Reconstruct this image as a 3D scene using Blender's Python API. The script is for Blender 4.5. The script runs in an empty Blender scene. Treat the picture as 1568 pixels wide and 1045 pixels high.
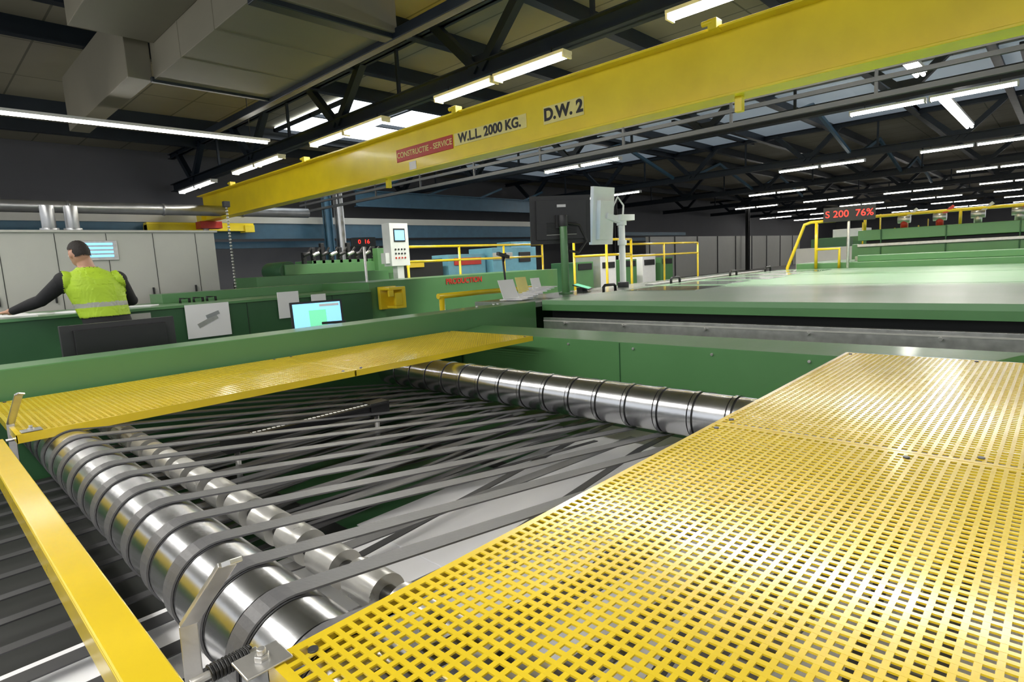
import bpy, bmesh, math, random
from mathutils import Vector, Matrix
random.seed(4)
H = 1.45   # camera height above hall floor; builder z values are relative to eye level
FL = -H
sc = bpy.context.scene
try:
    sc.view_settings.view_transform = 'Standard'
    sc.view_settings.look = 'None'
except Exception: pass

# ------------------------------------------------------------ materials
def mat(name, col, rough=0.5, metal=0.0, var=0.08, scale=6.0, bump=0.0, bscale=60.0, coat=0.0, rvar=0.08, spec=0.5):
    m = bpy.data.materials.new(name); m.use_nodes = True
    nt = m.node_tree; N = nt.nodes; L = nt.links
    b = N['Principled BSDF']
    tc = N.new('ShaderNodeTexCoord'); no = N.new('ShaderNodeTexNoise')
    no.inputs['Scale'].default_value = scale; no.inputs['Detail'].default_value = 5
    L.new(tc.outputs['Object'], no.inputs['Vector'])
    cr = N.new('ShaderNodeValToRGB')
    cr.color_ramp.elements[0].position = 0.3; cr.color_ramp.elements[1].position = 0.7
    cr.color_ramp.elements[0].color = (*[c*(1-var) for c in col], 1)
    cr.color_ramp.elements[1].color = (*[min(1, c*(1+var)) for c in col], 1)
    L.new(no.outputs['Fac'], cr.inputs['Fac']); L.new(cr.outputs['Color'], b.inputs['Base Color'])
    mr = N.new('ShaderNodeMapRange')
    mr.inputs['To Min'].default_value = max(0.02, rough-rvar); mr.inputs['To Max'].default_value = min(1, rough+rvar)
    L.new(no.outputs['Fac'], mr.inputs['Value']); L.new(mr.outputs['Result'], b.inputs['Roughness'])
    b.inputs['Metallic'].default_value = metal
    b.inputs['Specular IOR Level'].default_value = spec
    b.inputs['Coat Weight'].default_value = coat
    b.inputs['Coat Roughness'].default_value = 0.12
    if bump > 0:
        n2 = N.new('ShaderNodeTexNoise'); n2.inputs['Scale'].default_value = bscale
        L.new(tc.outputs['Object'], n2.inputs['Vector'])
        bp = N.new('ShaderNodeBump'); bp.inputs['Strength'].default_value = bump; bp.inputs['Distance'].default_value = 0.01
        L.new(n2.outputs['Fac'], bp.inputs['Height']); L.new(bp.outputs['Normal'], b.inputs['Normal'])
    return m
def emis(name, col, s):
    m = bpy.data.materials.new(name); m.use_nodes = True
    b = m.node_tree.nodes['Principled BSDF']
    b.inputs['Base Color'].default_value = (*col, 1)
    b.inputs['Emission Color'].default_value = (*col, 1); b.inputs['Emission Strength'].default_value = s
    return m

YEL = mat('yellow_paint', (0.80, 0.585, 0.022), 0.24, 0, 0.07, 3, 0.08, 14, coat=0.45)
YELC = mat('crane_yellow', (0.95, 0.73, 0.014), 0.34, 0, 0.08, 2.0, 0.06, 5, coat=0.2)
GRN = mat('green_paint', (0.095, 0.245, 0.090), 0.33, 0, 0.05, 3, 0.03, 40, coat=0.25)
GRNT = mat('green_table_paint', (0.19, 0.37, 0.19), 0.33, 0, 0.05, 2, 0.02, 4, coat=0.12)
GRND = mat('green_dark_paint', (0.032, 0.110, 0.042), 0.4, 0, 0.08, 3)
CHR = mat('chromed_steel', (0.70, 0.71, 0.73), 0.23, 1.0, 0.06, 9, 0.02, 60, rvar=0.05)
STL = mat('brushed_steel', (0.62, 0.61, 0.59), 0.35, 0.85, 0.1, 20, 0.03, 90)
PLT = mat('lit_sleeve_steel', (0.85, 0.84, 0.80), 0.3, 0.7, 0.1, 12)  # steel colour brightened to carry the ceiling light the sleeves reflect
GRV = mat('groove_dark', (0.08, 0.08, 0.08), 0.4, 0.6)
BELT = mat('grey_belt_rubber', (0.12, 0.12, 0.125), 0.40, 0, 0.12, 14, 0.05, 120)
BELTD = mat('dark_belt_rubber', (0.05, 0.05, 0.053), 0.45, 0, 0.12, 14)
WHT = mat('white_paper', (0.92, 0.92, 0.94), 0.5, 0, 0.02, 2)
BLK = mat('black_plastic', (0.014, 0.014, 0.015), 0.4, 0, 0.1, 10)
BLKM = mat('monitor_plastic', (0.03, 0.03, 0.032), 0.4, 0, 0.1, 10)
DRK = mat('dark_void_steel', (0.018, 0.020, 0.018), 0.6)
BLU = mat('truss_blue_black', (0.009, 0.016, 0.025), 0.45, 0.0, 0.15, 4)
BLUE = mat('blue_steel', (0.045, 0.115, 0.175), 0.4, 0.1, 0.1, 4)
LGR = mat('light_grey_enamel', (0.50, 0.50, 0.46), 0.35, 0, 0.03, 3)
WPL = mat('white_plastic', (0.88, 0.88, 0.86), 0.35, 0, 0.03, 8)
GRW = mat('grey_wall', (0.12, 0.12, 0.13), 0.7, 0, 0.06, 1.0)
RED = mat('red_paint', (0.55, 0.035, 0.02), 0.4)
CREAM = mat('cream_label', (0.90, 0.80, 0.28), 0.4)
TEAL = mat('light_blue_enamel', (0.16, 0.40, 0.52), 0.35)
GALV = mat('galvanised_duct', (0.45, 0.46, 0.47), 0.35, 0.8, 0.1, 5)
SHELF = mat('grey_green_shelf', (0.20, 0.24, 0.20), 0.25, 0, 0.1, 5, coat=0.3)
LAMP = emis('lamp_tube', (1.0, 0.97, 0.91), 26)
LAMPH = mat('lamp_housing', (0.7, 0.7, 0.68), 0.4)
SKY = emis('skylight_glow', (0.88, 0.95, 1.0), 4.0)
SKYD = emis('skylight_dim', (0.5, 0.6, 0.7), 0.20)
LEDR = emis('red_led', (1.0, 0.03, 0.02), 2.5)
SCRB = emis('screen_blue', (0.25, 0.60, 0.95), 1.1)
SCRG = emis('screen_green', (0.18, 0.70, 0.40), 0.9)

def ceil_mat():
    m = mat('ceiling_panels', (0.28, 0.258, 0.195), 0.8, 0, 0.12, 0.6)
    nt = m.node_tree; N = nt.nodes; L = nt.links; b = N['Principled BSDF']
    tc = N.new('ShaderNodeTexCoord'); br = N.new('ShaderNodeTexBrick')
    br.offset = 0.0; br.inputs['Scale'].default_value = 1.0
    br.inputs['Brick Width'].default_value = 1.2; br.inputs['Row Height'].default_value = 2.4
    br.inputs['Mortar Size'].default_value = 0.02
    br.inputs['Color1'].default_value = (1, 1, 1, 1); br.inputs['Color2'].default_value = (0.9, 0.9, 0.88, 1)
    br.inputs['Mortar'].default_value = (0.45, 0.45, 0.45, 1)
    L.new(tc.outputs['Object'], br.inputs['Vector'])
    src = b.inputs['Base Color'].links[0].from_socket
    mx = N.new('ShaderNodeMix'); mx.data_type = 'RGBA'; mx.blend_type = 'MULTIPLY'; mx.inputs['Factor'].default_value = 1
    L.new(src, mx.inputs['A']); L.new(br.outputs['Color'], mx.inputs['B']); L.new(mx.outputs['Result'], b.inputs['Base Color'])
    return m
CEIL = ceil_mat()
FLOORM = mat('concrete_floor', (0.16, 0.16, 0.155), 0.45, 0, 0.15, 0.8)

# ------------------------------------------------------------ builder
class B:
    def __init__(s): s.bm = bmesh.new(); s.mats = []
    def mi(s, m):
        if m not in s.mats: s.mats.append(m)
        return s.mats.index(m)
    def face(s, vs, m, smooth=False):
        try: f = s.bm.faces.new(vs)
        except ValueError: return
        f.material_index = s.mi(m); f.smooth = smooth
        return f
    def hexa(s, p, m):
        v = [s.bm.verts.new(q) for q in p]
        for ix in ((0,3,2,1),(4,5,6,7),(0,1,5,4),(1,2,6,5),(2,3,7,6),(3,0,4,7)):
            s.face([v[i] for i in ix], m)
    def box(s, x0, x1, y0, y1, z0, z1, m):
        s.hexa([(x0,y0,z0),(x1,y0,z0),(x1,y1,z0),(x0,y1,z0),(x0,y0,z1),(x1,y0,z1),(x1,y1,z1),(x0,y1,z1)], m)
    def obox(s, c, M, sx, sy, sz, m):
        c = Vector(c); P = []
        for z in (-.5, .5):
            for x, y in ((-.5,-.5),(.5,-.5),(.5,.5),(-.5,.5)):
                P.append(c + M @ Vector((x*sx, y*sy, z*sz)))
        s.hexa(P, m)
    def bar(s, p0, p1, w, h, m, up=(0,0,1)):
        p0 = Vector(p0); p1 = Vector(p1); d = (p1-p0).normalized(); u = Vector(up)
        if abs(d.dot(u)) > 0.98: u = Vector((1,0,0))
        r = d.cross(u).normalized(); u = r.cross(d)
        M = Matrix((d, r, u)).transposed()
        s.obox((p0+p1)/2, M, (p1-p0).length, w, h, m)
    def prism(s, pts, vec, m):
        vec = Vector(vec); a = [s.bm.verts.new(p) for p in pts]; b = [s.bm.verts.new(Vector(p)+vec) for p in pts]
        n = len(a); s.face(a[::-1], m); s.face(b, m)
        for i in range(n): s.face([a[i], a[(i+1)%n], b[(i+1)%n], b[i]], m)
    def sweep(s, pts, r, m, n=12, caps=True, smooth=True):
        pts = [Vector(p) for p in pts]
        if not isinstance(r, (list, tuple)): r = [r]*len(pts)
        rings = []; ref = None
        for i, p in enumerate(pts):
            if i == 0: d = pts[1]-p
            elif i == len(pts)-1: d = p-pts[i-1]
            else: d = (pts[i+1]-p).normalized()+(p-pts[i-1]).normalized()
            d.normalize()
            if ref is None: ref = Vector((0,0,1)) if abs(d.z) < .9 else Vector((1,0,0))
            u = (ref - d*ref.dot(d)).normalized(); ref = u; w = d.cross(u)
            rings.append([s.bm.verts.new(p+(u*math.cos(2*math.pi*k/n)+w*math.sin(2*math.pi*k/n))*r[i]) for k in range(n)])
        for a, b in zip(rings, rings[1:]):
            for k in range(n): s.face([a[k], a[(k+1)%n], b[(k+1)%n], b[k]], m, smooth)
        if caps: s.face(rings[0][::-1], m); s.face(rings[-1], m)
    def cyl(s, p0, p1, r, m, n=20, r2=None):
        s.sweep([p0, p1], [r, r if r2 is None else r2], m, n)
    def lathe_y(s, cx, cz, prof, m, n=64):
        """each profile span gets its own rings so edges stay crisp"""
        def ring(y, r): return [s.bm.verts.new((cx+r*math.cos(2*math.pi*k/n), y, cz+r*math.sin(2*math.pi*k/n))) for k in range(n)]
        for i in range(len(prof)-1):
            (y0, r0, mm), (y1, r1, _) = prof[i], prof[i+1]
            if abs(y0-y1) < 1e-7 and abs(r0-r1) < 1e-7: continue
            a, b = ring(y0, r0), ring(y1, r1)
            for k in range(n): s.face([a[k], b[k], b[(k+1)%n], a[(k+1)%n]], mm or m, abs(y0-y1) > 1e-6)
        s.face(ring(prof[0][0], prof[0][1]), m); s.face(ring(prof[-1][0], prof[-1][1])[::-1], m)
    def loft(s, secs, m, n=28):
        rings = [[s.bm.verts.new((c[0]+rx*math.cos(2*math.pi*k/n), c[1]+ry*math.sin(2*math.pi*k/n), c[2])) for k in range(n)] for c, rx, ry in secs]
        for a, b in zip(rings, rings[1:]):
            for k in range(n): s.face([a[k], a[(k+1)%n], b[(k+1)%n], b[k]], m, True)
        s.face(rings[0][::-1], m); s.face(rings[-1], m)
    def ball(s, c, r, m, sc3=(1,1,1), M=None, sub=3):
        T = Matrix.Translation(c) @ ((M.to_4x4()) if M is not None else Matrix.Identity(4)) @ Matrix.Diagonal((r*sc3[0], r*sc3[1], r*sc3[2], 1))
        o = bmesh.ops.create_icosphere(s.bm, subdivisions=sub, radius=1, matrix=T)
        for v in o['verts']:
            for f in v.link_faces: f.material_index = s.mi(m); f.smooth = True
    def ribbon(s, path, y0, w, t, m):
        n = len(path); A = []
        for i, (x, z, dy) in enumerate(path):
            j0, j1 = max(0, i-1), min(n-1, i+1)
            tx, tz = path[j1][0]-path[j0][0], path[j1][1]-path[j0][1]; L = math.hypot(tx, tz) or 1
            nx, nz = -tz/L*t/2, tx/L*t/2
            A.append([s.bm.verts.new(q) for q in ((x+nx, y0+dy-w/2, z+nz), (x+nx, y0+dy+w/2, z+nz), (x-nx, y0+dy+w/2, z-nz), (x-nx, y0+dy-w/2, z-nz))])
        for a, b in zip(A, A[1:]):
            for k in range(4): s.face([a[k], a[(k+1)%4], b[(k+1)%4], b[k]], m)
        s.face(A[0][::-1], m); s.face(A[-1], m)
    def mesh(s, name, recalc=True):
        if recalc: bmesh.ops.recalc_face_normals(s.bm, faces=s.bm.faces)
        me = bpy.data.meshes.new(name); s.bm.to_mesh(me); s.bm.free()
        for m in s.mats: me.materials.append(m)
        return me
    def done(s, name, bevel=0, parent=None, segs=2, recalc=True):
        o = bpy.data.objects.new(name, s.mesh(name, recalc)); sc.collection.objects.link(o)
        if parent is None: o.location = (0, 0, H)
        else: o.parent = parent
        if bevel:
            md = o.modifiers.new('bevel', 'BEVEL'); md.width = bevel; md.segments = segs; md.limit_method = 'ANGLE'; md.angle_limit = math.radians(35)
        return o
def inst(name, me, loc):
    o = bpy.data.objects.new(name, me); sc.collection.objects.link(o); o.location = (loc[0], loc[1], loc[2]+H); return o
def text(name, body, size, loc, ax, ay, m, parent, ext=0.002, bold=0.03):
    cu = bpy.data.curves.new(name, 'FONT'); cu.body = body; cu.size = size; cu.extrude = ext; cu.align_x = 'CENTER'; cu.align_y = 'CENTER'; cu.offset = size*bold
    t = bpy.data.objects.new(name+'_t', cu); sc.collection.objects.link(t)
    dg = bpy.context.evaluated_depsgraph_get(); dg.update()
    me = bpy.data.meshes.new_from_object(t.evaluated_get(dg)); bpy.data.objects.remove(t)
    ax = Vector(ax).normalized(); ay = Vector(ay).normalized(); az = ax.cross(ay)
    M = Matrix.Translation(loc) @ Matrix((ax, ay, az)).transposed().to_4x4()
    me.transform(M); me.materials.clear(); me.materials.append(m)
    o = bpy.data.objects.new(name, me); sc.collection.objects.link(o); o.parent = parent
    return o

# ------------------------------------------------------------ room shell
b = B(); b.box(-8, 92, -14, 24, FL-0.1, FL, FLOORM); b.done('floor')
b = B(); b.box(-8, 92, -14, 24.2, 4.60, 4.75, CEIL); b.done('ceiling')
b = B(); b.box(-8, 92, 24, 24.2, FL, 4.6, GRW); b.done('wall_left')
b = B(); b.box(92, 92.2, -14, 24, FL, 4.6, GRW); b.done('wall_far')
b = B(); b.box(30, 56, 17.5, 17.7, FL, 1.05, LGR)
for i in range(9): b.box(30+3*i, 30.08+3*i, 17.46, 17.5, FL, 1.05, BLK)
b.done('wall_partition')

b = B(); b.box(8.8, 12.6, 13.7, 18.2, 4.54, 4.57, SKY)
for x in (8.8, 10.7, 12.5): b.box(x, x+0.1, 13.6, 18.3, 4.44, 4.535, BLU)
for y in (13.6, 15.9, 18.2): b.box(8.8, 12.6, y, y+0.1, 4.44, 4.535, BLU)
b.done('window_1')
b = B(); b.box(19, 26, -8, 22, 4.54, 4.57, SKYD)
for y in range(-8, 23, 3): b.box(19, 26, y, y+0.12, 4.42, 4.535, BLU)
b.done('window_2')

b = B()
for i, y in enumerate([-6, -3.5, -1, 1.5, 4, 6.7, 9.2, 11.4, 13.2, 18.6, 21]):
    b.box(-6, 90, y, y+0.07, 4.3, 4.6, BLU); b.box(-6, 90, y-0.06, y+0.13, 4.28, 4.31, BLU)
b.done('ceiling_purlins')
DUCT = mat('duct_grey', (0.20, 0.183, 0.135), 0.6, 0.0, 0.08, 1)
b = B(); b.box(3.3, 5.2, 6.85, 10.8, 3.2, 4.27, DUCT)
b.box(3.26, 5.24, 10.76, 10.84, 3.16, 3.24, BLU); b.box(3.26, 5.24, 6.9, 7.1, 3.13, 3.22, BLU)
b.box(5.16, 5.3, 2, 14, 3.12, 3.26, BLU); b.box(2.2, 3.3, 7.6, 10.6, 3.7, 4.27, DUCT)
b.box(2.95, 3.3, 10.85, 15.3, 3.2, 4.27, DUCT)
for y in (8.2, 9.5): b.box(3.29, 5.21, y, y+0.03, 3.19, 4.26, DUCT)
b.done('air_duct_box', 0.01)

# trusses
tb = B()
for zz, hh, ww in ((3.32, 0.26, 0.13), (4.42, 0.16, 0.1)):
    tb.box(-0.03, 0.03, -12, 23.8, zz-hh/2, zz+hh/2, BLU)
    tb.box(-ww, ww, -12, 23.8, zz+hh/2-0.02, zz+hh/2, BLU); tb.box(-ww, ww, -12, 23.8, zz-hh/2, zz-hh/2+0.02, BLU)
for k in range(-4, 4):
    y = 7.6+4.75*k
    tb.bar((0, y-0.05, 3.35), (0, y-1.15, 4.4), 0.16, 0.16, BLU); tb.bar((0, y+0.05, 3.35), (0, y+1.15, 4.4), 0.16, 0.16, BLU)
    tb.box(-0.02, 0.02, y-0.3, y+0.3, 3.3, 3.6, BLU)
    tb.bar((0, y+2.37, 3.35), (0, y+2.37, 4.4), 0.06, 0.06, BLU)
tm = tb.mesh('roof_truss')
for x in (7.5, 16.2, 25.0, 33.8, 43.1, 51.7, 60.2, 70.2, 80): inst('roof_truss', tm, (x, 0, 0))
b = B()
for x in (20.5, 29.5, 38):
    for y in (-1, 6, 13):
        b.bar((x-3.8, y, 3.35), (x, y+0.1, 4.4), 0.1, 0.12, BLUE); b.bar((x+4, y, 3.35), (x, y+0.1, 4.4), 0.1, 0.12, BLUE)
b.done('roof_bracing')

# fluorescent lamps
lb = B()
for s_ in (-1, 1):
    y0, y1 = (0.03, 1.5) if s_ > 0 else (-1.5, -0.03)
    lb.box(-0.11, 0.11, y0, y1, 0.03, 0.075, LAMPH)
    lb.cyl((-0.055, y0+0.03, 0), (-0.055, y1-0.03, 0), 0.022, LAMP, 10); lb.cyl((0.055, y0+0.03, 0), (0.055, y1-0.03, 0), 0.022, LAMP, 10)
    for yy in (y0, y1-0.03): lb.box(-0.1, 0.1, yy, yy+0.03, -0.035, 0.04, LAMPH)
for yy in (-1.2, 1.2): lb.cyl((0, yy, 0.07), (0, yy, 0.19), 0.008, BLK, 6)
lm = lb.mesh('fluorescent_lamp')
for x, ks in ((7.3, range(-1, 5)), (15.9, (-1, 0, 2)), (24.8, (-1, 0, 1, 3)), (33.6, (0, 2)), (42.9, range(-1, 4)), (51.5, range(-1, 4)), (60, range(-1, 5)), (70, range(-1, 5)), (79.8, range(-1, 5))):
    for k in ks: inst('fluorescent_lamp', lm, (x, 2.4+4.65*k, 3.0))
for k in range(-1, 4): inst('fluorescent_lamp', lm, (-1.5, 0.4+4.65*k, 3.4))  # row out of view, added near the camera for reflections on the grating
b = B(); b.box(-3, 5.9, 12.45, 12.55, 2.82, 2.87, LAMPH); b.cyl((-3, 12.5, 2.79), (5.85, 12.5, 2.79), 0.024, LAMP, 10)
for x in (-2, 0.5, 5.5): b.cyl((x, 12.5, 2.87), (x, 12.5, 4.6), 0.01, BLK, 6)
b.done('strip_light')
b = B()
for x0, x1 in ((12.3, 13.4), (16.1, 20.7)):
    b.box(x0, x1, 2.05, 2.25, 3.04, 3.1, LAMPH); b.cyl((x0+.03, 2.1, 3.0), (x1-.03, 2.1, 3.0), 0.035, LAMP, 10); b.cyl((x0+.03, 2.2, 3.0), (x1-.03, 2.2, 3.0), 0.035, LAMP, 10)
b.done('strip_light')

# ------------------------------------------------------------ overhead crane
b = B()
b.box(6.58, 6.62, -5, 18.6, 1.68, 2.38, YELC)
b.box(6.42, 6.78, -5, 18.6, 2.37, 2.40, YELC); b.box(6.44, 6.76, -5, 18.6, 1.66, 1.69, YELC)
for y in (2.9, 7.1, 12, 16): b.box(6.36, 6.5, y-0.05, y+0.05, 2.36, 2.47, YELC); b.cyl((6.38, y, 2.44), (6.38, y+0.12, 2.44), 0.03, YELC, 10)
for y in (2.7, 9.3): b.box(6.56, 6.64, y-0.04, y+0.04, 1.5, 1.66, YELC)
b.box(5.1, 8.1, 18.85, 19.15, 1.42, 1.66, YELC); b.box(6.45, 6.75, 18.5, 18.9, 1.6, 2.0, YELC)
b.box(5.1, 5.4, 18.8, 19.2, 1.38, 1.6, YELC); b.box(7.8, 8.1, 18.8, 19.2, 1.38, 1.6, YELC)
b.box(6.3, 6.9, 18.2, 18.6, 1.45, 1.65, RED); b.cyl((6.5, 18.4, 1.45), (6.5, 18.4, 1.25), 0.08, STL)
b.box(6.569, 6.58, 4.76, 5.46, 1.89, 2.13, CREAM); b.box(6.569, 6.58, 5.78, 7.36, 1.92, 2.12, CREAM)
b.box(6.569, 6.58, 7.4, 8.95, 1.90, 2.12, RED); b.box(6.569, 6.58, 8.4, 8.6, 1.72, 1.86, WPL)
crane = b.done('overhead_crane_beam', 0.006)
text('load_lettering', 'W.L.L. 2000 KG.', 0.20, (6.566, 6.57, 2.02), (0,-1,0), (0,0,1), BLK, crane)
text('unit_lettering', 'D.W. 2', 0.225, (6.566, 5.11, 2.01), (0,-1,0), (0,0,1), BLK, crane, bold=0.04)
text('maker_lettering', 'CONSTRUCTIE - SERVICE', 0.135, (6.566, 8.17, 2.01), (0,-1,0), (0,0,1), CREAM, crane, bold=0.01)
b = B(); b.box(-8, 30, 19.25, 19.3, 1.7, 1.9, LGR); b.box(-8, 30, 19.25, 19.4, 1.9, 1.93, LGR); b.box(-8, 30, 19.3, 19.36, 1.2, 1.7, BLUE)
for z in (0.95, 1.3): b.box(-8, 40, 20.3, 20.5, z, z+0.22, BLUE)
b.box(12.5, 30, 19.8, 19.84, 2.45, 3.0, BLUE); b.box(12.5, 30, 19.7, 19.95, 2.42, 2.46, BLUE); b.box(12.5, 30, 19.7, 19.95, 3.0, 3.04, BLUE)
for x in range(13, 30, 3): b.bar((x, 19.82, 3.0), (x+1.5, 19.82, 3.5), 0.08, 0.08, BLUE)
b.done('crane_runway_beam')
b = B()
for z, m, r in ((1.98, BLU, 0.035), (2.2, BLU, 0.03), (2.32, GRW, 0.012)): b.box(9.5-r, 9.5+r, -5, 18.4, z-r, z+r, m)
for i in range(12): b.box(9.48, 9.52, -4+2*i, -3.96+2*i, 1.98, 3.2, BLU)
b.done('cable_festoon_rail')
b = B(); b.cyl((-6, 17, 1.82), (9, 17, 1.82), 0.14, GALV)
for x in range(-5, 9, 2): b.cyl((x, 17, 1.82), (x+0.05, 17, 1.82), 0.155, GALV)
b.done('ventilation_pipe')
for x, y, c in ((10.5, 18.5, BLUE), (10.95, 18.5, GALV), (25, 16.5, BLK), (43, 17, BLK)):
    b = B()
    b.box(x-0.12, x+0.12, y-0.02, y+0.02, FL, 3.19, c); b.box(x-0.12, x-0.09, y-0.12, y+0.12, FL, 3.19, c); b.box(x+0.09, x+0.12, y-0.12, y+0.12, FL, 3.19, c)
    b.done('steel_column')

# ------------------------------------------------------------ perforated walkways
def grating(name, panels, y0, y1, lips, pitch=0.0205, bw=0.0082):
    b = B(); zt = -0.5; th = 0.003
    for (x0, x1) in panels:
        e = 0.014
        b.box(x0, x1, y0, y0+e, zt-th, zt, YEL); b.box(x0, x1, y1-e, y1, zt-th, zt, YEL)
        b.box(x0, x0+e, y0+e, y1-e, zt-th, zt, YEL); b.box(x1-e, x1, y0+e, y1-e, zt-th, zt, YEL)
        n = int((x1-x0-2*e)/pitch)
        for i in range(1, n+1):
            x = x0+e+(x1-x0-2*e)*i/(n+1); b.box(x-bw/2, x+bw/2, y0+e, y1-e, zt-th, zt, YEL)
        n = int((y1-y0-2*e)/pitch)
        for i in range(1, n+1):
            y = y0+e+(y1-y0-2*e)*i/(n+1); b.box(x0+e, x1-e, y-bw/2, y+bw/2, zt-th-0.00005, zt-0.00015, YEL)
        if 'n' in lips: b.box(x0, x1, y0, y0+0.003, zt-0.032, zt-th, YEL)
        if 'f' in lips: b.box(x0, x1, y1-0.003, y1, zt-0.032, zt-th, YEL)
        b.box(x0, x0+0.003, y0, y1, zt-0.03, zt-th, YEL); b.box(x1-0.003, x1, y0, y1, zt-0.03, zt-th, YEL)
        for (bx, by) in ((x0+0.05, y1-0.03), (x1-0.05, y1-0.03), (x0+0.05, y0+0.03), (x1-0.05, y0+0.03), (x1-0.04, 0.25), (x0+0.04, 0.12)):
            if not y0 < by < y1: continue
            b.cyl((bx, by, zt-0.002), (bx, by, zt+0.003), 0.007, GRV, 12)
    return b.done(name, recalc=False)
grating('perforated_walkway', [(0.27, 1.61), (1.614, 3.03)], -0.55, 0.735, 'f')
grating('perforated_walkway', [(0.22, 1.55), (1.554, 2.92)], 2.60, 3.44, 'n')

b = B(); b.box(0.13, 0.185, 0.3, 2.58, -0.506, -0.50, YEL); b.box(0.177, 0.185, 0.3, 2.58, -0.56, -0.506, YEL); b.box(0.13, 0.136, 0.3, 2.58, -0.56, -0.506, YEL)
b.done('yellow_guard_rail', 0.005, segs=3)

def latch(name, y):
    b = B()
    p = [(0.222, y+0.12, -0.66), (0.226, y+0.12, -0.49), (0.252, y+0.01, -0.372)]
    for a, c in zip(p, p[1:]): b.bar(a, c, 0.007, 0.024, STL, up=(1, -0.3, 0.1))
    b.bar(p[-1], (0.260, y-0.001, -0.367), 0.007, 0.024, STL, up=(1, -0.3, 0.1))
    b.box(0.235, 0.295, y-0.06, y-0.01, -0.4985, -0.495, STL)
    pts = [(0.225+0.0007*i, y+0.05+0.011*math.cos(i*0.9), -0.535+0.011*math.sin(i*0.9)) for i in range(80)]
    b.sweep(pts, 0.0028, BLK, 6)
    b.cyl((0.20, y+0.05, -0.535), (0.29, y+0.05, -0.535), 0.006, STL, 8)
    b.cyl((0.265, y-0.035, -0.496), (0.265, y-0.035, -0.488), 0.010, STL, 6); b.cyl((0.265, y-0.035, -0.488), (0.265, y-0.035, -0.48), 0.006, STL, 10)
    b.done(name, 0.0015)
latch('latch_lever', 0.77); latch('latch_lever', 2.66)

# ------------------------------------------------------------ rollers, belts, paper
C1 = (0.373, -0.612); R1 = 0.090; C2 = (2.2, -0.66); R2 = 0.095; PITCH = 0.155; Y0 = 0.91
b = B(); ya, yb = -0.5, 3.42
prof = [(ya, R1*0.4, None), (ya+0.05, R1*0.4, None), (ya+0.05, R1, None)]
k = math.ceil((ya+0.1-Y0)/PITCH)
while Y0+k*PITCH < yb-0.1:
    y = Y0+k*PITCH; g = 0.028
    prof += [(y-g-0.004, R1, GRV), (y-g-0.004, R1-0.004, GRV), (y-g, R1-0.004, GRV), (y-g, R1-0.0005, None),
             (y+g, R1-0.0005, GRV), (y+g, R1-0.004, GRV), (y+g+0.004, R1-0.004, GRV), (y+g+0.004, R1, None)]
    k += 1
prof += [(yb-0.05, R1, None), (yb-0.05, R1*0.4, None), (yb, R1*0.4, None)]
b.lathe_y(C1[0], C1[1], prof, CHR, 80); b.done('conveyor_roller', recalc=False)
b = B(); ya, yb = -0.5, 3.3
prof = [(ya, 0.04, None), (ya+0.04, 0.04, None), (ya+0.04, R2, None)]
k = -8
while Y0+k*PITCH < yb-0.1:
    y = Y0+k*PITCH
    if y > ya+0.1:
        prof += [(y-0.014, R2, GRV), (y-0.014, R2-0.005, GRV), (y-0.008, R2-0.005, None), (y-0.007, R2+0.004, None), (y+0.007, R2+0.004, None), (y+0.008, R2-0.005, GRV), (y+0.014, R2-0.005, GRV), (y+0.014, R2, None)]
    k += 1
prof += [(yb-0.05, R2, None), (yb-0.05, 0.04, None), (yb, 0.04, None)]
b.lathe_y(C2[0], C2[1], prof, CHR, 80); b.done('conveyor_roller', recalc=False)
b = B(); prof = [(-0.4, 0.02, GRV)]
for k in range(-8, 16):
    y = Y0+(k+0.5)*PITCH
    if y < -0.3: continue
    prof += [(y-0.052, 0.02, None), (y-0.052, 0.042, None), (y+0.052, 0.042, None), (y+0.052, 0.02, GRV)]
prof += [(3.35, 0.02, None)]
b.lathe_y(0.585, -0.634, prof, PLT, 40); b.done('guide_roller', recalc=False)

b = B(); bt = 0.004
a = 0.131; n_ = (math.sin(a), math.cos(a)); r1 = R1+bt/2+0.0005; r2 = R2+bt/2+0.006
T1 = (C1[0]+r1*n_[0], C1[1]+r1*n_[1]); T2 = (C2[0]-r2*n_[0], C2[1]-r2*n_[1])
for k in range(-6, 16):
    y = Y0+k*PITCH; far = y > 1.75
    path = [(3.0, C2[1]-r2-0.001, 0), (C2[0], C2[1]-r2-0.0005, 0), (T2[0], T2[1], 0), (T1[0], T1[1], 0)]
    for j in range(1, 22):
        th = math.radians(90-7.5+j*(187.5/21)); path.append((C1[0]+r1*math.cos(th), C1[1]+r1*math.sin(th), 0))
    if far: path += [(0.6, -0.73, 0), (2.2, -0.79, 0.06)]
    elif k % 2: path += [(0.6, -0.73, 0), (2.2, -0.81, 0.0)]
    else: path += [(0.5, -0.71, 0), (0.62, -0.85, 0)]
    b.ribbon(path, y, 0.046, bt, BELT)
b.done('conveyor_belts', recalc=False)
b = B()
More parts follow.
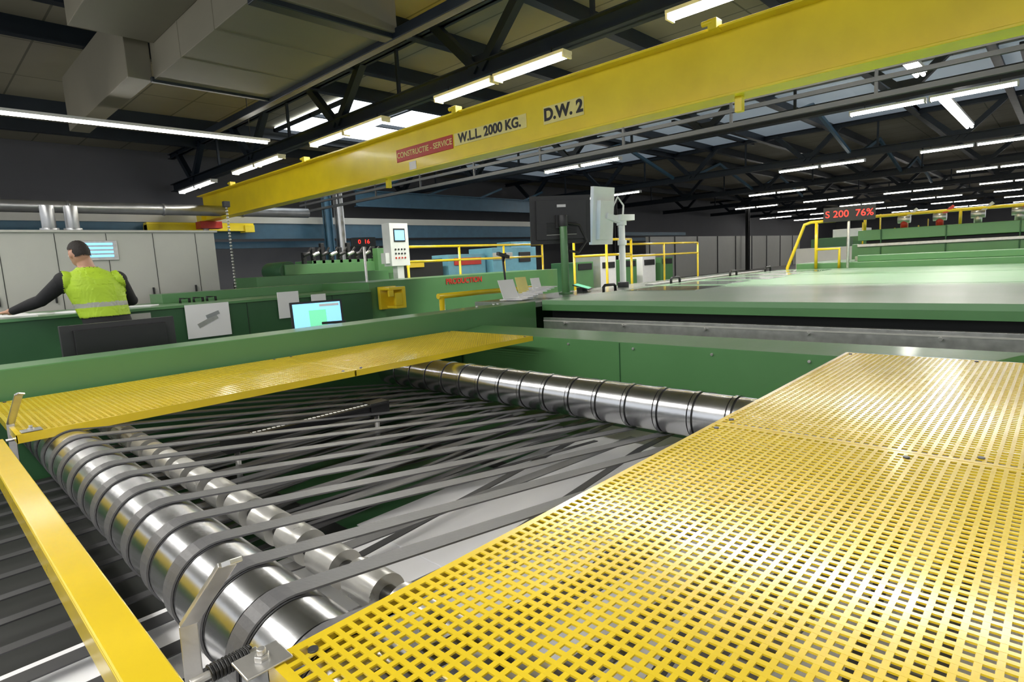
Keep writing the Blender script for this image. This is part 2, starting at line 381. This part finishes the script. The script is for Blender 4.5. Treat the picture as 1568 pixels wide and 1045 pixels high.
for k in range(-6, 15):
    y = Y0+(k+0.45)*PITCH; s_ = random.uniform(-0.1, 0.1)
    if y > 1.62:
        b.ribbon([(-2.2, -0.835, 0), (0.2, -0.835, 0), (2.0, -0.80, s_), (2.6, -0.80, s_)], y, 0.034, 0.004, BELTD)
        b.ribbon([(0.42, -0.84, 0), (1.9, -0.775-0.01*(k % 2), -s_)], y+0.07, 0.022, 0.003, BELT)
        b.ribbon([(0.8, -0.82, 0), (2.05, -0.77, -0.25)], y+0.02, 0.024, 0.003, BELT)
        b.ribbon([(0.6, -0.81, 0), (2.1, -0.775, -0.12)], y+0.10, 0.024, 0.003, BELT)
        b.ribbon([(0.9, -0.83, 0), (2.0, -0.785, -0.36)], y+0.05, 0.02, 0.003, BELTD)
    else:
        b.ribbon([(-2.2, -0.835, 0), (0.5, -0.84, 0)], y, 0.05, 0.004, BELTD)
        if k % 2: b.ribbon([(0.45, -0.845, 0), (2.05, -0.80, 0.12), (2.6, -0.80, 0.12)], y, 0.030, 0.004, BELTD)
b.done('lower_conveyor_belts', recalc=False)
b = B(); b.box(-2.4, -0.15, -0.8, 1.66, -0.874, -0.87, WHT); b.box(-0.1, 1.0, -0.8, 1.70, -0.870, -0.866, WHT); b.box(0.98, 2.45, -0.8, 1.72, -0.865, -0.861, WHT)
b.done('paper_sheets')
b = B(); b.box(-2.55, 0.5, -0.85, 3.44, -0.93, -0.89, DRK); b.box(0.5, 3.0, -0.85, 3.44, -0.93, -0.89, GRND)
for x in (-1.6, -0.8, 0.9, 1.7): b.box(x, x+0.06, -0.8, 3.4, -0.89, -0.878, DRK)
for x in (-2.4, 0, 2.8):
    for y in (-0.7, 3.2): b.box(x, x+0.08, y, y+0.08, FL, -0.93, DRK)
b.done('conveyor_bed')
b = B()
b.box(0.84, 1.53, 2.33, 2.37, -0.665, -0.625, BLK); b.box(0.84, 1.53, 2.31, 2.33, -0.632, -0.624, BLK)
for i in range(34): b.cyl((0.86+0.02*i, 2.348, -0.626), (0.86+0.02*i, 2.348, -0.6235), 0.008, WPL, 8)
for x in (0.8, 1.45): b.box(x, x+0.1, 2.32, 2.39, -0.68, -0.62, BLK); b.cyl((x+.05, 2.36, -0.665), (x+.05, 2.36, -0.89), 0.012, STL, 8)
b.done('sensor_bar')

# ------------------------------------------------------------ machine frame (green)
b = B()
b.box(-2.6, 3.99, 3.5, 3.74, FL, -0.362, GRN)
b.box(-2.6, 3.03, 3.46, 3.5, FL, -0.51, GRND)
for x in (3.35, 3.55, 3.6): b.cyl((x, 3.6, -0.362), (x, 3.6, -0.345), 0.014, STL, 6)
b.done('machine_side_beam', 0.006)
b = B()
b.prism([(3.05, -0.9, FL), (3.05, -0.9, -0.525), (3.30, -0.9, -0.50), (3.38, -0.9, -0.515), (3.38, -0.9, -0.8), (4.0, -0.9, -0.8), (4.0, -0.9, FL)], (0, 4.385, 0), GRN)
for y in (0.6, 2.0): b.box(3.044, 3.05, y-0.002, y+0.002, -1.2, -0.53, GRND)
for y in (0.3, 0.9, 1.4, 1.9, 2.4, 2.9): b.cyl((3.04, y, -0.56), (3.05, y, -0.56), 0.008, STL, 10)
b.prism([(3.05, -0.9, -0.5255), (3.05, 0.25, -0.5255), (3.15, 0.12, -0.49), (3.15, -0.9, -0.49)], (0.0, 0, 0.002), GRN)
b.done('machine_cross_cover', 0.004)
b = B()
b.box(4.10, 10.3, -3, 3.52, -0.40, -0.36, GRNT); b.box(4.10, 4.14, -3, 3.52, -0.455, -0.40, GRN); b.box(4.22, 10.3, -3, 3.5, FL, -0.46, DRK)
b.box(4.03, 4.06, -3, 3.45, -0.64, -0.512, STL); b.box(4.0, 4.22, -3, 3.45, -0.65, -0.64, STL); b.box(4.025, 4.03, -3, 3.45, -0.545, -0.535, LGR)
for y in (-0.2, 0.5, 1.2, 1.9, 2.6, 3.2): b.cyl((4.0, y, -0.555), (4.03, y, -0.555), 0.012, STL, 8)
for x in (6.1, 8.2): b.box(x, x+0.006, -3, 3.5, -0.3601, -0.3585, GRN)
b.done('conveyor_cover_table', 0.008)
b = B(); b.box(4.02, 10.3, 3.76, 4.35, -0.42, -0.375, SHELF); b.box(4.02, 10.3, 3.53, 3.76, -0.42, -0.375, SHELF); b.box(4.02, 10.3, 4.25, 4.35, FL, -0.42, GRN)
b.box(6.5, 10.2, 3.74, 3.86, -0.375, -0.355, STL); b.done('machine_side_shelf', 0.005)
PFILM = mat('glossy_film', (0.42, 0.50, 0.44), 0.10, 0.0, 0.1, 6, 0.15, 5, coat=0.7)
b = B()
for i in range(5): b.box(5.3+i*0.95, 6.0+i*0.95, 2.6+0.1*(i % 2), 3.4, -0.3585, -0.355, PFILM)
b.done('plastic_film_sheets', 0.002)
for x in (5.3, 6.8, 8.6, 10.0):
    b = B(); b.sweep([(x, 3.66, -0.375), (x, 3.66, -0.32), (x+0.03, 3.66, -0.30), (x+0.2, 3.66, -0.30), (x+0.23, 3.66, -0.32), (x+0.23, 3.66, -0.375)], 0.016, BLK, 10); b.done('grab_handle')

# ------------------------------------------------------------ monitors on poles
def frame_from(fwd, up=(0,0,1)):
    z = Vector(fwd).normalized(); u = Vector(up); x = u.cross(z).normalized(); y = z.cross(x)
    return Matrix((x, y, z)).transposed()
b = B()
c = Vector((5.15, 4.1, 0.44)); M = frame_from((0.6, 0.8, 0.08))
b.obox(c, M, 0.68, 0.52, 0.03, BLKM); b.obox(c-M@Vector((0,0,0.03)), M, 0.56, 0.42, 0.04, BLKM)
for i in range(9): b.obox(c-M@Vector((0, 0.16-0.016*i, 0.052)), M, 0.34, 0.006, 0.006, LGR if i == 0 else DRK)
b.obox(c-M@Vector((0,0.02,0.07)), M, 0.14, 0.14, 0.04, BLKM); b.obox(c-M@Vector((0,-0.15,0.052)), M, 0.1, 0.03, 0.004, STL)
b.obox(c+M@Vector((0,0,0.016)), M, 0.62, 0.48, 0.002, SCRB)
pc = c-M@Vector((0.0,0,0.12))
b.cyl((pc.x, pc.y, 0.42), (pc.x, pc.y, -0.375), 0.042, GRN); b.cyl((pc.x, pc.y, 0.36), (pc.x, pc.y, 0.48), 0.05, BLKM)
b.cyl((pc.x, pc.y, -0.375), (pc.x, pc.y, -0.355), 0.08, GRN)
b.sweep([(pc.x+0.02, pc.y, 0.40), (pc.x+0.2, pc.y-0.06, 0.37), (pc.x+0.28, pc.y-0.1, 0.20), (pc.x+0.15, pc.y-.08, 0.07), (pc.x+0.04, pc.y-0.02, 0.1)], 0.014, BLKM, 8)
b.bar(pc, c, 0.08, 0.08, BLKM)
b.done('operator_monitor', 0.006)
b = B()
px, py = 6.19, 3.98
b.cyl((px, py, -0.375), (px, py, 0.44), 0.038, WPL); b.cyl((px, py, -0.375), (px, py, -0.31), 0.07, BLK); b.cyl((px, py, 0.14), (px, py, 0.2), 0.055, WPL)
c = Vector((5.98, 4.12, 0.50)); M = frame_from((0.10, 0.96, 0.08))
b.obox(c, M, 0.38, 0.68, 0.05, WPL); b.obox(c+M@Vector((0,0,0.028)), M, 0.34, 0.58, 0.004, BLK); b.obox(c-M@Vector((0,0.05,0.05)), M, 0.24, 0.46, 0.06, WPL)
b.bar(c-M@Vector((0,0,0.06)), (px, py, 0.43), 0.08, 0.07, WPL); b.cyl((px, py, 0.38), (px, py, 0.49), 0.06, WPL); b.bar((px-.08, py, 0.47), (px+0.14, py-0.06, 0.47), 0.10, 0.07, WPL)
b.sweep([(6.08, 4.04, 0.58), (6.15, 4.0, 0.72), (6.24, 3.98, 0.62), (6.22, 3.98, 0.48)], 0.012, WPL, 8)
b.done('control_panel_display', 0.01)

b = B(); RM = Matrix.Rotation(0.5, 3, 'Z') @ Matrix.Rotation(0.3, 3, 'X')
b.obox((5.45, 4.05, -0.32), RM, 0.3, 0.2, 0.012, BLK); b.obox((5.45, 4.05, -0.313), RM, 0.27, 0.17, 0.006, SCRG)
b.box(5.4, 5.5, 4.02, 4.1, -0.375, -0.33, BLK); b.done('tablet_computer')
b = B(); b.cyl((4.45, 4.3, -0.375), (4.43, 4.32, 0.08), 0.011, BLK); b.cyl((4.45, 4.28, -0.375), (4.45, 4.28, -0.36), 0.07, BLK, 20, 0.02)
b.bar((4.34, 4.3, 0.10), (4.54, 4.34, 0.06), 0.035, 0.035, BLK); b.bar((4.42, 4.3, 0.02), (4.5, 4.34, 0.1), 0.02, 0.02, BLK); b.done('scanner_stand', 0.003)
b = B()
for i in range(9): b.obox((4.25+0.06*i, 3.98+0.01*i, -0.375+0.011*(i+1)), Matrix.Rotation(0.2+0.15*i, 3, 'Z'), 0.22, 0.26, 0.008, WHT)
b.obox((4.16, 4.0, -0.26), Matrix.Rotation(1.2, 3, 'X'), 0.22, 0.2, 0.004, WHT); b.obox((4.42, 4.05, -0.24), Matrix.Rotation(1.3, 3, 'X'), 0.16, 0.18, 0.004, CREAM)
b.obox((4.62, 4.03, -0.26), Matrix.Rotation(1.3, 3, 'X'), 0.14, 0.18, 0.004, WHT)
b.done('paper_stack')
b = B(); b.sweep([(4.0, 4.9, -0.32), (4.6, 4.9, -0.32), (5.5, 4.9, -0.33), (5.6, 4.9, -0.36), (5.6, 4.9, FL)], 0.03, YEL, 12); b.cyl((4.05, 4.9, -0.32), (4.05, 4.9, FL), 0.03, YEL); b.done('yellow_pipe_barrier')

# ------------------------------------------------------------ operator desk machine + background machines
b = B()
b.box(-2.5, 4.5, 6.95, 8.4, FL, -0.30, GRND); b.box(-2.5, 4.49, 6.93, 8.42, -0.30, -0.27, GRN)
b.box(2.2, 4.3, 7.9, 8.4, -0.27, -0.16, GRN)
for x in (0.3, 1.6, 2.8, 3.9): b.box(x, x+0.006, 6.944, 6.95, FL, -0.3, DRK)
b.box(4.5, 4.75, 7.0, 8.6, FL, -0.17, GRN); b.box(4.75, 9.5, 7.7, 8.9, FL, -0.18, GRN); b.box(3.8, 6.2, 8.95, 9.8, FL, -0.02, GRN)
desk = b.done('green_machine_console', 0.01)
text('console_lettering', 'PRODUCTION', 0.13, (6.9, 7.69, -0.27), (1,0,0), (0,0,1), RED, desk)
def sheet(x, z, w, h, m=WHT, extra=True):
    b = B(); b.box(x-w/2, x+w/2, 6.92, 6.929, z-h/2, z+h/2, m)
    if extra:
        b.bar((x-w*0.25, 6.917, z-h*0.15), (x+w*0.2, 6.917, z+h*0.1), 0.004, 0.05, STL); b.bar((x-w*0.05, 6.916, z+h*0.1), (x+w*0.25, 6.916, z+h*0.22), 0.004, 0.04, GALV)
    b.done('wall_notice')
sheet(2.36, -0.46, 0.46, 0.37); sheet(3.3, -0.37, 0.27, 0.32, WHT, False); sheet(3.7, -0.32, 0.2, 0.1, WHT, False); sheet(1.65, -0.42, 0.3, 0.2, LGR, False)
b = B()
b.box(4.84, 4.90, 6.7, 6.98, -0.53, -0.27, YEL); b.box(4.62, 4.90, 6.92, 6.98, -0.56, -0.24, YEL)
b.box(4.62, 4.90, 6.7, 6.92, -0.29, -0.25, YEL); b.box(4.72, 4.90, 6.7, 6.92, -0.55, -0.51, YEL); b.box(4.62, 4.70, 6.7, 6.74, -0.38, -0.29, YEL); b.box(4.72, 4.84, 6.7, 6.74, -0.51, -0.33, YEL)
b.done('yellow_guard_bracket', 0.01)
b = B()
for i in range(6): b.obox((0.3+0.3*i, 7.3+0.05*(i % 3), -0.262), Matrix.Rotation(0.2*i, 3, 'Z'), 0.26, 0.36, 0.012, WHT)
b.box(-1.5, 0.9, 7.05, 7.9, -0.27, -0.255, WHT); b.done('paper_proofs')
b = B()
for x in (2.3, 2.45, 2.6): b.sweep([(x, 7.6, -0.27), (x, 7.6, -0.22), (x+0.1, 7.6, -0.22), (x+0.1, 7.6, -0.27)], 0.015, BLK, 8)
b.done('console_handles')
b = B()
b.box(0.62, 1.22, 4.2, 4.24, -0.47, -0.23, BLKM); b.box(0.68, 1.16, 4.16, 4.2, -0.45, -0.26, BLK); b.box(0.88, 0.98, 4.14, 4.2, FL, -0.4, BLK); b.box(0.7, 1.15, 4.05, 4.3, FL, FL+0.03, BLK)
b.box(0.64, 1.2, 4.24, 4.245, -0.45, -0.25, SCRB); b.done('desktop_monitor', 0.006)
b = B(); c = Vector((2.38, 4.5, -0.36)); M = frame_from((-0.25, -0.95, 0.12))
b.obox(c, M, 0.42, 0.26, 0.025, BLK); b.obox(c+M@Vector((0.0,0,0.014)), M, 0.385, 0.225, 0.003, SCRB); b.obox(c+M@Vector((0.0,-0.02,0.0165)), M, 0.14, 0.15, 0.002, SCRG); b.obox(c+M@Vector((0.1,0.09,0.0165)), M, 0.16, 0.02, 0.002, WHT)
b.cyl((2.4, 4.54, -0.45), (2.4, 4.54, FL), 0.03, BLK); b.cyl((2.4, 4.54, FL), (2.4, 4.54, FL+0.03), 0.2, BLK)
b.bar((2.36, 4.4, -0.41), (2.52, 4.3, -0.41), 0.03, 0.02, BLK); b.done('touchscreen_terminal', 0.005)
b = B(); b.box(-2.5, 3.26, 8.95, 9.5, FL, 0.65, LGR); b.box(-2.55, 3.3, 8.92, 9.52, 0.65, 0.68, LGR)
for i in range(11):
    x = -2.3+0.53*i; b.box(x, x+0.008, 8.945, 8.952, FL, 0.64, DRK)
    b.box(x+0.45, x+0.47, 8.92, 8.95, -0.2, -0.08, BLK)
b.box(1.6, 2.05, 8.93, 8.95, 0.3, 0.55, STL)
for i in range(4): b.box(1.64, 2.0, 8.92, 8.93, 0.34+0.05*i, 0.37+0.05*i, SCRB)
for x in (1.42, 1.66): b.cyl((x, 9.2, 0.66), (x, 9.2, 1.0), 0.075, GALV); b.cyl((x, 9.2, 0.66), (x, 9.2, 0.72), 0.10, GALV)
b.done('control_cabinet', 0.008)
b = B()
for i in range(30): b.ball((3.42, 8.8, -0.27+0.045*i), 0.02, STL, sub=1)
b.box(3.38, 3.46, 8.76, 8.84, 1.0, 1.08, BLK); b.done('hoist_chain')
b = B(); b.box(6.5, 6.92, 9.25, 9.5, 0.05, 0.85, WPL); b.box(6.58, 6.84, 9.24, 9.25, 0.5, 0.75, BLK); b.box(6.6, 6.82, 9.235, 9.24, 0.53, 0.72, SCRB)
for i in range(4):
    for j in range(3): b.cyl((6.6+0.07*i, 9.25, 0.2+0.08*j), (6.6+0.07*i, 9.235, 0.2+0.08*j), 0.018, BLK if j else RED, 10)
b.box(6.65, 6.8, 9.3, 9.45, FL, 0.05, WPL); b.box(6.4, 6.5, 9.3, 9.45, 0.1, 0.3, WPL); b.done('control_pillar', 0.01)
def led(name, c, fwd, w, h, txt, zbot):
    b = B(); c = Vector(c); M = frame_from(fwd); b.obox(c, M, w, h, 0.06, BLK)
    b.cyl((c.x, c.y, c.z-h/2), (c.x, c.y, zbot), 0.02, STL)
    o = b.done(name, 0.005)
    text('digits', txt, h*0.66, c+M@Vector((0,0,0.033)), M.col[0], M.col[1], LEDR, o, bold=0.0)
led('led_display', (10.27, 2.5, 0.475), (-0.95, -0.25, 0), 0.70, 0.22, 'S 200  76%', -0.36)
led('led_display', (4.9, 7.66, 0.42), (-0.3, -0.95, 0), 0.36, 0.13, '0  16', FL)
b = B(); b.box(5.7, 8.6, 12, 13, FL, -0.02, GRN); b.box(5.7, 8.5, 11.95, 12.1, -0.02, 0.2, GRN); b.box(6.4, 8.5, 12.1, 12.9, 0.2, 0.27, GRN)
b.cyl((5.8, 12, 0.07), (5.8, 12.9, 0.07), 0.2, GRND)
for i in range(10):
    x = 6.2+0.22*i; b.box(x, x+0.08, 12.1, 12.2, 0.2, 0.45+0.1*(i % 3), BLK); b.cyl((x, 12.1, 0.38), (x+0.16, 12.1, 0.44), 0.04, STL if i % 2 else BLK, 10)
    b.bar((x, 12.1, 0.3), (x+0.2, 12.1, 0.55), 0.04, 0.04, BLK)
b.box(7.9, 8.3, 11.8, 12, -0.1, 0.5, GRN); b.done('sheeting_machine', 0.006)
b = B(); b.box(11.9, 13.8, 12, 13, FL, 0.45, TEAL); b.box(11.9, 12.7, 11.96, 12, 0.1, 0.3, LGR); b.box(13.0, 13.5, 11.96, 12, 0.0, 0.3, BLK); b.box(12.9, 13.8, 12.2, 12.8, 0.45, 0.62, TEAL)
b.box(10.4, 11.8, 12.2, 12.9, FL, 0.3, TEAL); b.box(10.6, 11.6, 12.16, 12.2, 0.0, 0.2, RED); b.box(8.9, 10.2, 12.2, 13, FL, 0.2, DRK); b.box(9.0, 9.5, 12.1, 12.2, 0.0, 0.15, YEL)
b.done('blue_machine_cabinet', 0.01)
b = B()
for i in range(5): x = 14.5+i*1.3; b.box(x, x+0.9, 11, 12, FL, -0.1+0.15*(i % 2), WPL if i % 2 else GRN); b.box(x+0.1, x+0.8, 10.97, 11, -0.35, -0.15, BLK)
b.done('stacker_units', 0.01)
# distant production line
b = B()
for i in range(7):
    x = 22+2.6*i; hh = (0.25, 0.6, 0.1, 0.45)[i % 4]
    b.box(x, x+1.9, 5.2, 7.0, FL, hh-0.3, GRN if i % 3 else LGR); b.box(x+0.2, x+1.0, 5.15, 5.2, -0.6, -0.2, BLK)
    b.box(x+0.3, x+1.2, 5.5, 6.6, hh-0.3, hh, WPL if i % 2 else GRND); b.cyl((x+1.6, 5.3, hh-0.3), (x+1.6, 5.3, hh+0.5), 0.03, YEL, 8)
b.done('distant_production_line', 0.01)
def railing(name, pts, top, mid, bot, r=0.026):
    b = B()
    for z in (top, mid): b.sweep([(x, y, z) for x, y in pts], r, YEL, 10)
    for (x, y) in pts: b.cyl((x, y, bot), (x, y, top), r, YEL, 10)
    b.done(name)
railing('yellow_handrail', [(7.2, 9.7), (8.6, 9.7), (10, 9.7), (11.4, 9.7)], 0.42, 0.12, FL)
railing('yellow_handrail', [(9.7, 7.4), (9.7, 6.6), (10.6, 6.6)], 0.35, 0.05, FL)
railing('yellow_handrail', [(12.5, 8.0), (14.5, 8.0), (16.5, 8.0)], 0.3, 0.0, FL)
b = B(); b.sweep([(10.34, 3.42, FL), (10.34, 3.42, -0.33), (10.34, 3.16, 0.36), (10.34, 3.06, 0.39), (10.34, 2.7, 0.39)], 0.026, YEL, 10)
b.cyl((10.34, 2.98, 0.39), (10.34, 2.98, -0.36), 0.024, YEL)
b.sweep([(10.34, 2.98, -0.05), (10.34, 2.64, -0.05), (10.34, 2.64, -0.36)], 0.022, YEL, 10); b.done('yellow_ladder_rail')
b = B(); b.box(10.4, 12.2, -6, 3.3, FL, -0.27, GRN); b.box(10.4, 10.5, -6, 2.4, -0.27, -0.17, GRN); b.box(11.1, 12, -6, 2.6, -0.27, -0.2, LGR)
b.box(13, 15, -6, 3.1, FL, 0.0, GRN); b.box(13, 15, -6, 3.0, 0.06, 0.26, GRN); b.box(13.2, 14.8, -6, 2.9, 0.0, 0.06, BLK); b.box(12.96, 13, -6, 3.0, -0.06, 0.0, STL)
for i in range(8): y = 2.6-1.0*i; b.box(12.97, 13, y, y+0.02, -0.3, 0.26, GRND)
b.done('paper_conveyor_machine', 0.01)
b = B(); b.cyl((13.3, 3.0, 0.52), (13.3, -6, 0.52), 0.03, YEL)
for i in range(5): y = 2.95-1.5*i; b.cyl((13.3, y, 0.52), (13.3, y, 0.26), 0.025, YEL)
for i in range(5):
    y = 2.3-0.55*i; b.cyl((13.3, y, 0.26), (13.3, y, 0.42), 0.06, RED if i < 2 else STL); b.cyl((13.3, y-0.1, 0.42), (13.3, y+0.1, 0.42), 0.07, STL); b.bar((13.3, y, 0.42), (13.3, y-0.2, 0.6), 0.05, 0.05, RED if i % 2 else LGR)
b.done('valve_manifold_rail')

# ------------------------------------------------------------ operator
SKIN = mat('skin', (0.50, 0.27, 0.18), 0.5, 0, 0.05, 10)
VEST = mat('hi_vis_fabric', (0.42, 0.62, 0.03), 0.6, 0, 0.10, 6, 0.9, 10)
SLV = mat('black_fabric', (0.014, 0.014, 0.016), 0.8, 0, 0.1, 10, 0.4, 16)
REFL = mat('reflective_tape', (0.38, 0.39, 0.34), 0.4)
HAIR = mat('dark_hair', (0.018, 0.013, 0.010), 0.7, 0, 0.3, 60, 0.6, 150)
w = B()
cx = lambda z: 1.34-(z+0.5)*0.17
cy = lambda z: 6.38+(z+0.5)*0.16
S = []
for z, rx, ry in ((-0.56, .16, .11), (-0.5, .185, .125), (-0.42, .195, .13), (-0.3, .19, .122), (-0.15, .205, .128), (-0.03, .222, .135), (0.05, .212, .125), (0.10, .165, .1), (0.135, .10, .075), (0.165, .066, .062), (0.26, .056, .058)):
    S.append(((cx(z), cy(z), z), rx, ry))
w.loft(S, SLV)
HC = Vector((1.19, 6.515, 0.285))
fw = Vector((-0.35, 0.9, -0.28)).normalized(); rt = fw.cross(Vector((0,0,1))).normalized(); up = rt.cross(fw)
HM = Matrix((rt, fw, up)).transposed()
w.ball(HC, 1, SLV, (0.074, 0.094, 0.108), HM); w.ball(HC+HM@Vector((0, 0.035, -0.05)), 1, SLV, (0.052, 0.055, 0.06), HM)
w.ball(HC+HM@Vector((0, 0.095, -0.015)), 1, SLV, (0.013, 0.022, 0.024), HM, 2)
for s_ in (-1, 1): w.ball(HC+HM@Vector((s_*0.077, 0.0, -0.01)), 1, SLV, (0.012, 0.02, 0.032), HM, 2)
shL = (1.045, 6.47, 0.045); elL = (0.89, 6.70, -0.12); wrL = (0.70, 6.93, -0.205)
shR = (1.445, 6.46, 0.035); elR = (1.58, 6.64, -0.17); wrR = (1.42, 6.93, -0.215)
for sh, el, wr in ((shL, elL, wrL), (shR, elR, wrR)):
    sh, el, wr = Vector(sh), Vector(el), Vector(wr)
    w.ball(sh, 0.082, SLV)
    w.sweep([sh, sh.lerp(el, .35), el, el.lerp(wr, .3), wr], [.076, .068, .054, .053, .034], SLV, 20); w.ball(el, 0.055, SLV)
    d = (wr-el).normalized(); d.z *= 0.4; d.normalize(); side = d.cross(Vector((0,0,1))).normalized()
    nrm = side.cross(d)
    hm = Matrix((side, d, nrm)).transposed()
    w.sweep([wr-d*0.02, wr+d*0.03], [.028, .03], SLV, 16)
    w.ball(wr+d*0.055, 1, SLV, (0.042, 0.055, 0.018), hm)
    for i, ln in enumerate((0.066, 0.076, 0.070, 0.054)):
        o = (i-1.5)*0.021; st = wr+d*0.085+side*o
        w.sweep([st, st+d*ln*.45+side*o*.2+nrm*0.004, st+d*ln*.75+side*o*.35-nrm*0.004, st+d*ln+side*o*.4-nrm*0.014], [.0105, .0098, .009, .0075], SLV, 10)
    sg = 1 if side.x*(1.2-wr.x) > 0 else -1
    st = wr+d*0.03+side*0.03*sg
    w.sweep([st, st+side*0.028*sg+d*0.025, st+side*0.038*sg+d*0.055-nrm*0.008], [.014, .011, .008], SLV, 10)
for s_ in (-1, 1):
    hx = 1.34+s_*0.095
    w.sweep([(hx, 6.385, -0.48), (hx+s_*.01, 6.40, -0.7), (hx+s_*.015, 6.42, -0.95), (hx+s_*.02, 6.39, -1.12), (hx+s_*.02, 6.36, -1.36)], [.102, .09, .068, .066, .048], SLV, 20)
    w.ball((hx+s_*.025, 6.44, -1.402), 1, SLV, (0.048, 0.135, 0.046))
me = w.mesh('body_tmp'); tmp = bpy.data.objects.new('body_tmp', me); sc.collection.objects.link(tmp)
rm = tmp.modifiers.new('r', 'REMESH'); rm.mode = 'VOXEL'; rm.voxel_size = 0.0075; rm.use_smooth_shade = True
sm = tmp.modifiers.new('s', 'SMOOTH'); sm.factor = 0.5; sm.iterations = 3
dg = bpy.context.evaluated_depsgraph_get(); dg.update()
bm_ = bpy.data.meshes.new_from_object(tmp.evaluated_get(dg)); bpy.data.objects.remove(tmp)
bm_.materials.clear()
for m in (SLV, VEST, REFL, SKIN): bm_.materials.append(m)
hands = [Vector(wrL)+(Vector(wrL)-Vector(elL)).normalized()*0.08, Vector(wrR)+(Vector(wrR)-Vector(elR)).normalized()*0.08]
vv = set()
for p in bm_.polygons:
    c = p.center; idx = 0
    if c.z > 0.155 and (c-HC).length < 0.25: idx = 3
    elif any((c-h).length < 0.095 for h in hands): idx = 3
    elif -0.29 < c.z < 0.15 and abs(c.x-cx(c.z)) < (0.228 if c.z < 0 else 0.228-0.25*max(0, c.z-0.02)) and abs(c.y-cy(c.z)) < 0.17:
        idx = 2 if (-0.205 < c.z < -0.165) else 1
    p.material_index = idx
    if idx in (1, 2): vv.update(p.vertices)
for i in vv: bm_.vertices[i].co += bm_.vertices[i].normal*0.010
oper = bpy.data.objects.new('machine_operator', bm_); sc.collection.objects.link(oper); oper.location = (0, 0, H)
h = B(); h.ball(Vector((0,0,0)), 1, HAIR, (0.080, 0.101, 0.116), None, 4)
dele = [v for v in h.bm.verts if (v.co.y > 0.03 and v.co.z < 0.055) or (v.co.z < -0.055) or (abs(v.co.y) < 0.03 and v.co.z < 0.02 and abs(v.co.x) > .05)]
bmesh.ops.delete(h.bm, geom=dele, context='VERTS')
for v in h.bm.verts: v.co = HC+HM@(v.co+Vector((0, -0.002, 0.003))+v.co.normalized()*random.uniform(0, 0.004))
h.done('hair', parent=oper)
e = B()
for s_ in (-1, 1): e.ball(HC+HM@Vector((s_*0.03, 0.086, 0.008)), 0.011, WHT, sub=2); e.ball(HC+HM@Vector((s_*0.03, 0.095, 0.008)), 0.005, BLK, sub=2)
e.bar(HC+HM@Vector((-0.02, 0.092, -0.058)), HC+HM@Vector((0.02, 0.092, -0.058)), 0.006, 0.006, RED)
e.done('face_details', parent=oper)

# ------------------------------------------------------------ world, camera
wd = bpy.data.worlds.new('world'); sc.world = wd; wd.use_nodes = True
wd.node_tree.nodes['Background'].inputs[0].default_value = (0.93, 0.96, 1.0, 1); wd.node_tree.nodes['Background'].inputs[1].default_value = 0.95
for (x, y, sx, sy, pw) in ((7.3, 6, 0.3, 16, 550), (-1.5, 3, 0.3, 12, 330), (15.9, 6, 0.3, 16, 550)):  # area lights under the lamp rows, one under the added unseen row
    ld = bpy.data.lights.new('row_light', 'AREA'); ld.shape = 'RECTANGLE'; ld.size = sx; ld.size_y = sy; ld.energy = pw; ld.color = (1, 0.97, 0.92)
    lo = bpy.data.objects.new('ceiling_row_light', ld); sc.collection.objects.link(lo); lo.location = (x, y, 2.93+H)

f = 892.0
dA = Vector((-944, 70.5, -892)).normalized(); dB = Vector((856, 165.5, -892)).normalized()
dB = (dB-dA*dB.dot(dA)).normalized(); U = dB.cross(dA)
R = Matrix((dB, dA, U))
cd = bpy.data.cameras.new('camera'); cd.sensor_width = 36; cd.lens = 36*f/1568; cd.clip_start = 0.02; cd.clip_end = 300
co = bpy.data.objects.new('camera', cd); sc.collection.objects.link(co)
co.matrix_world = Matrix.Translation((0, 0, H)) @ R.to_4x4()
sc.camera = co
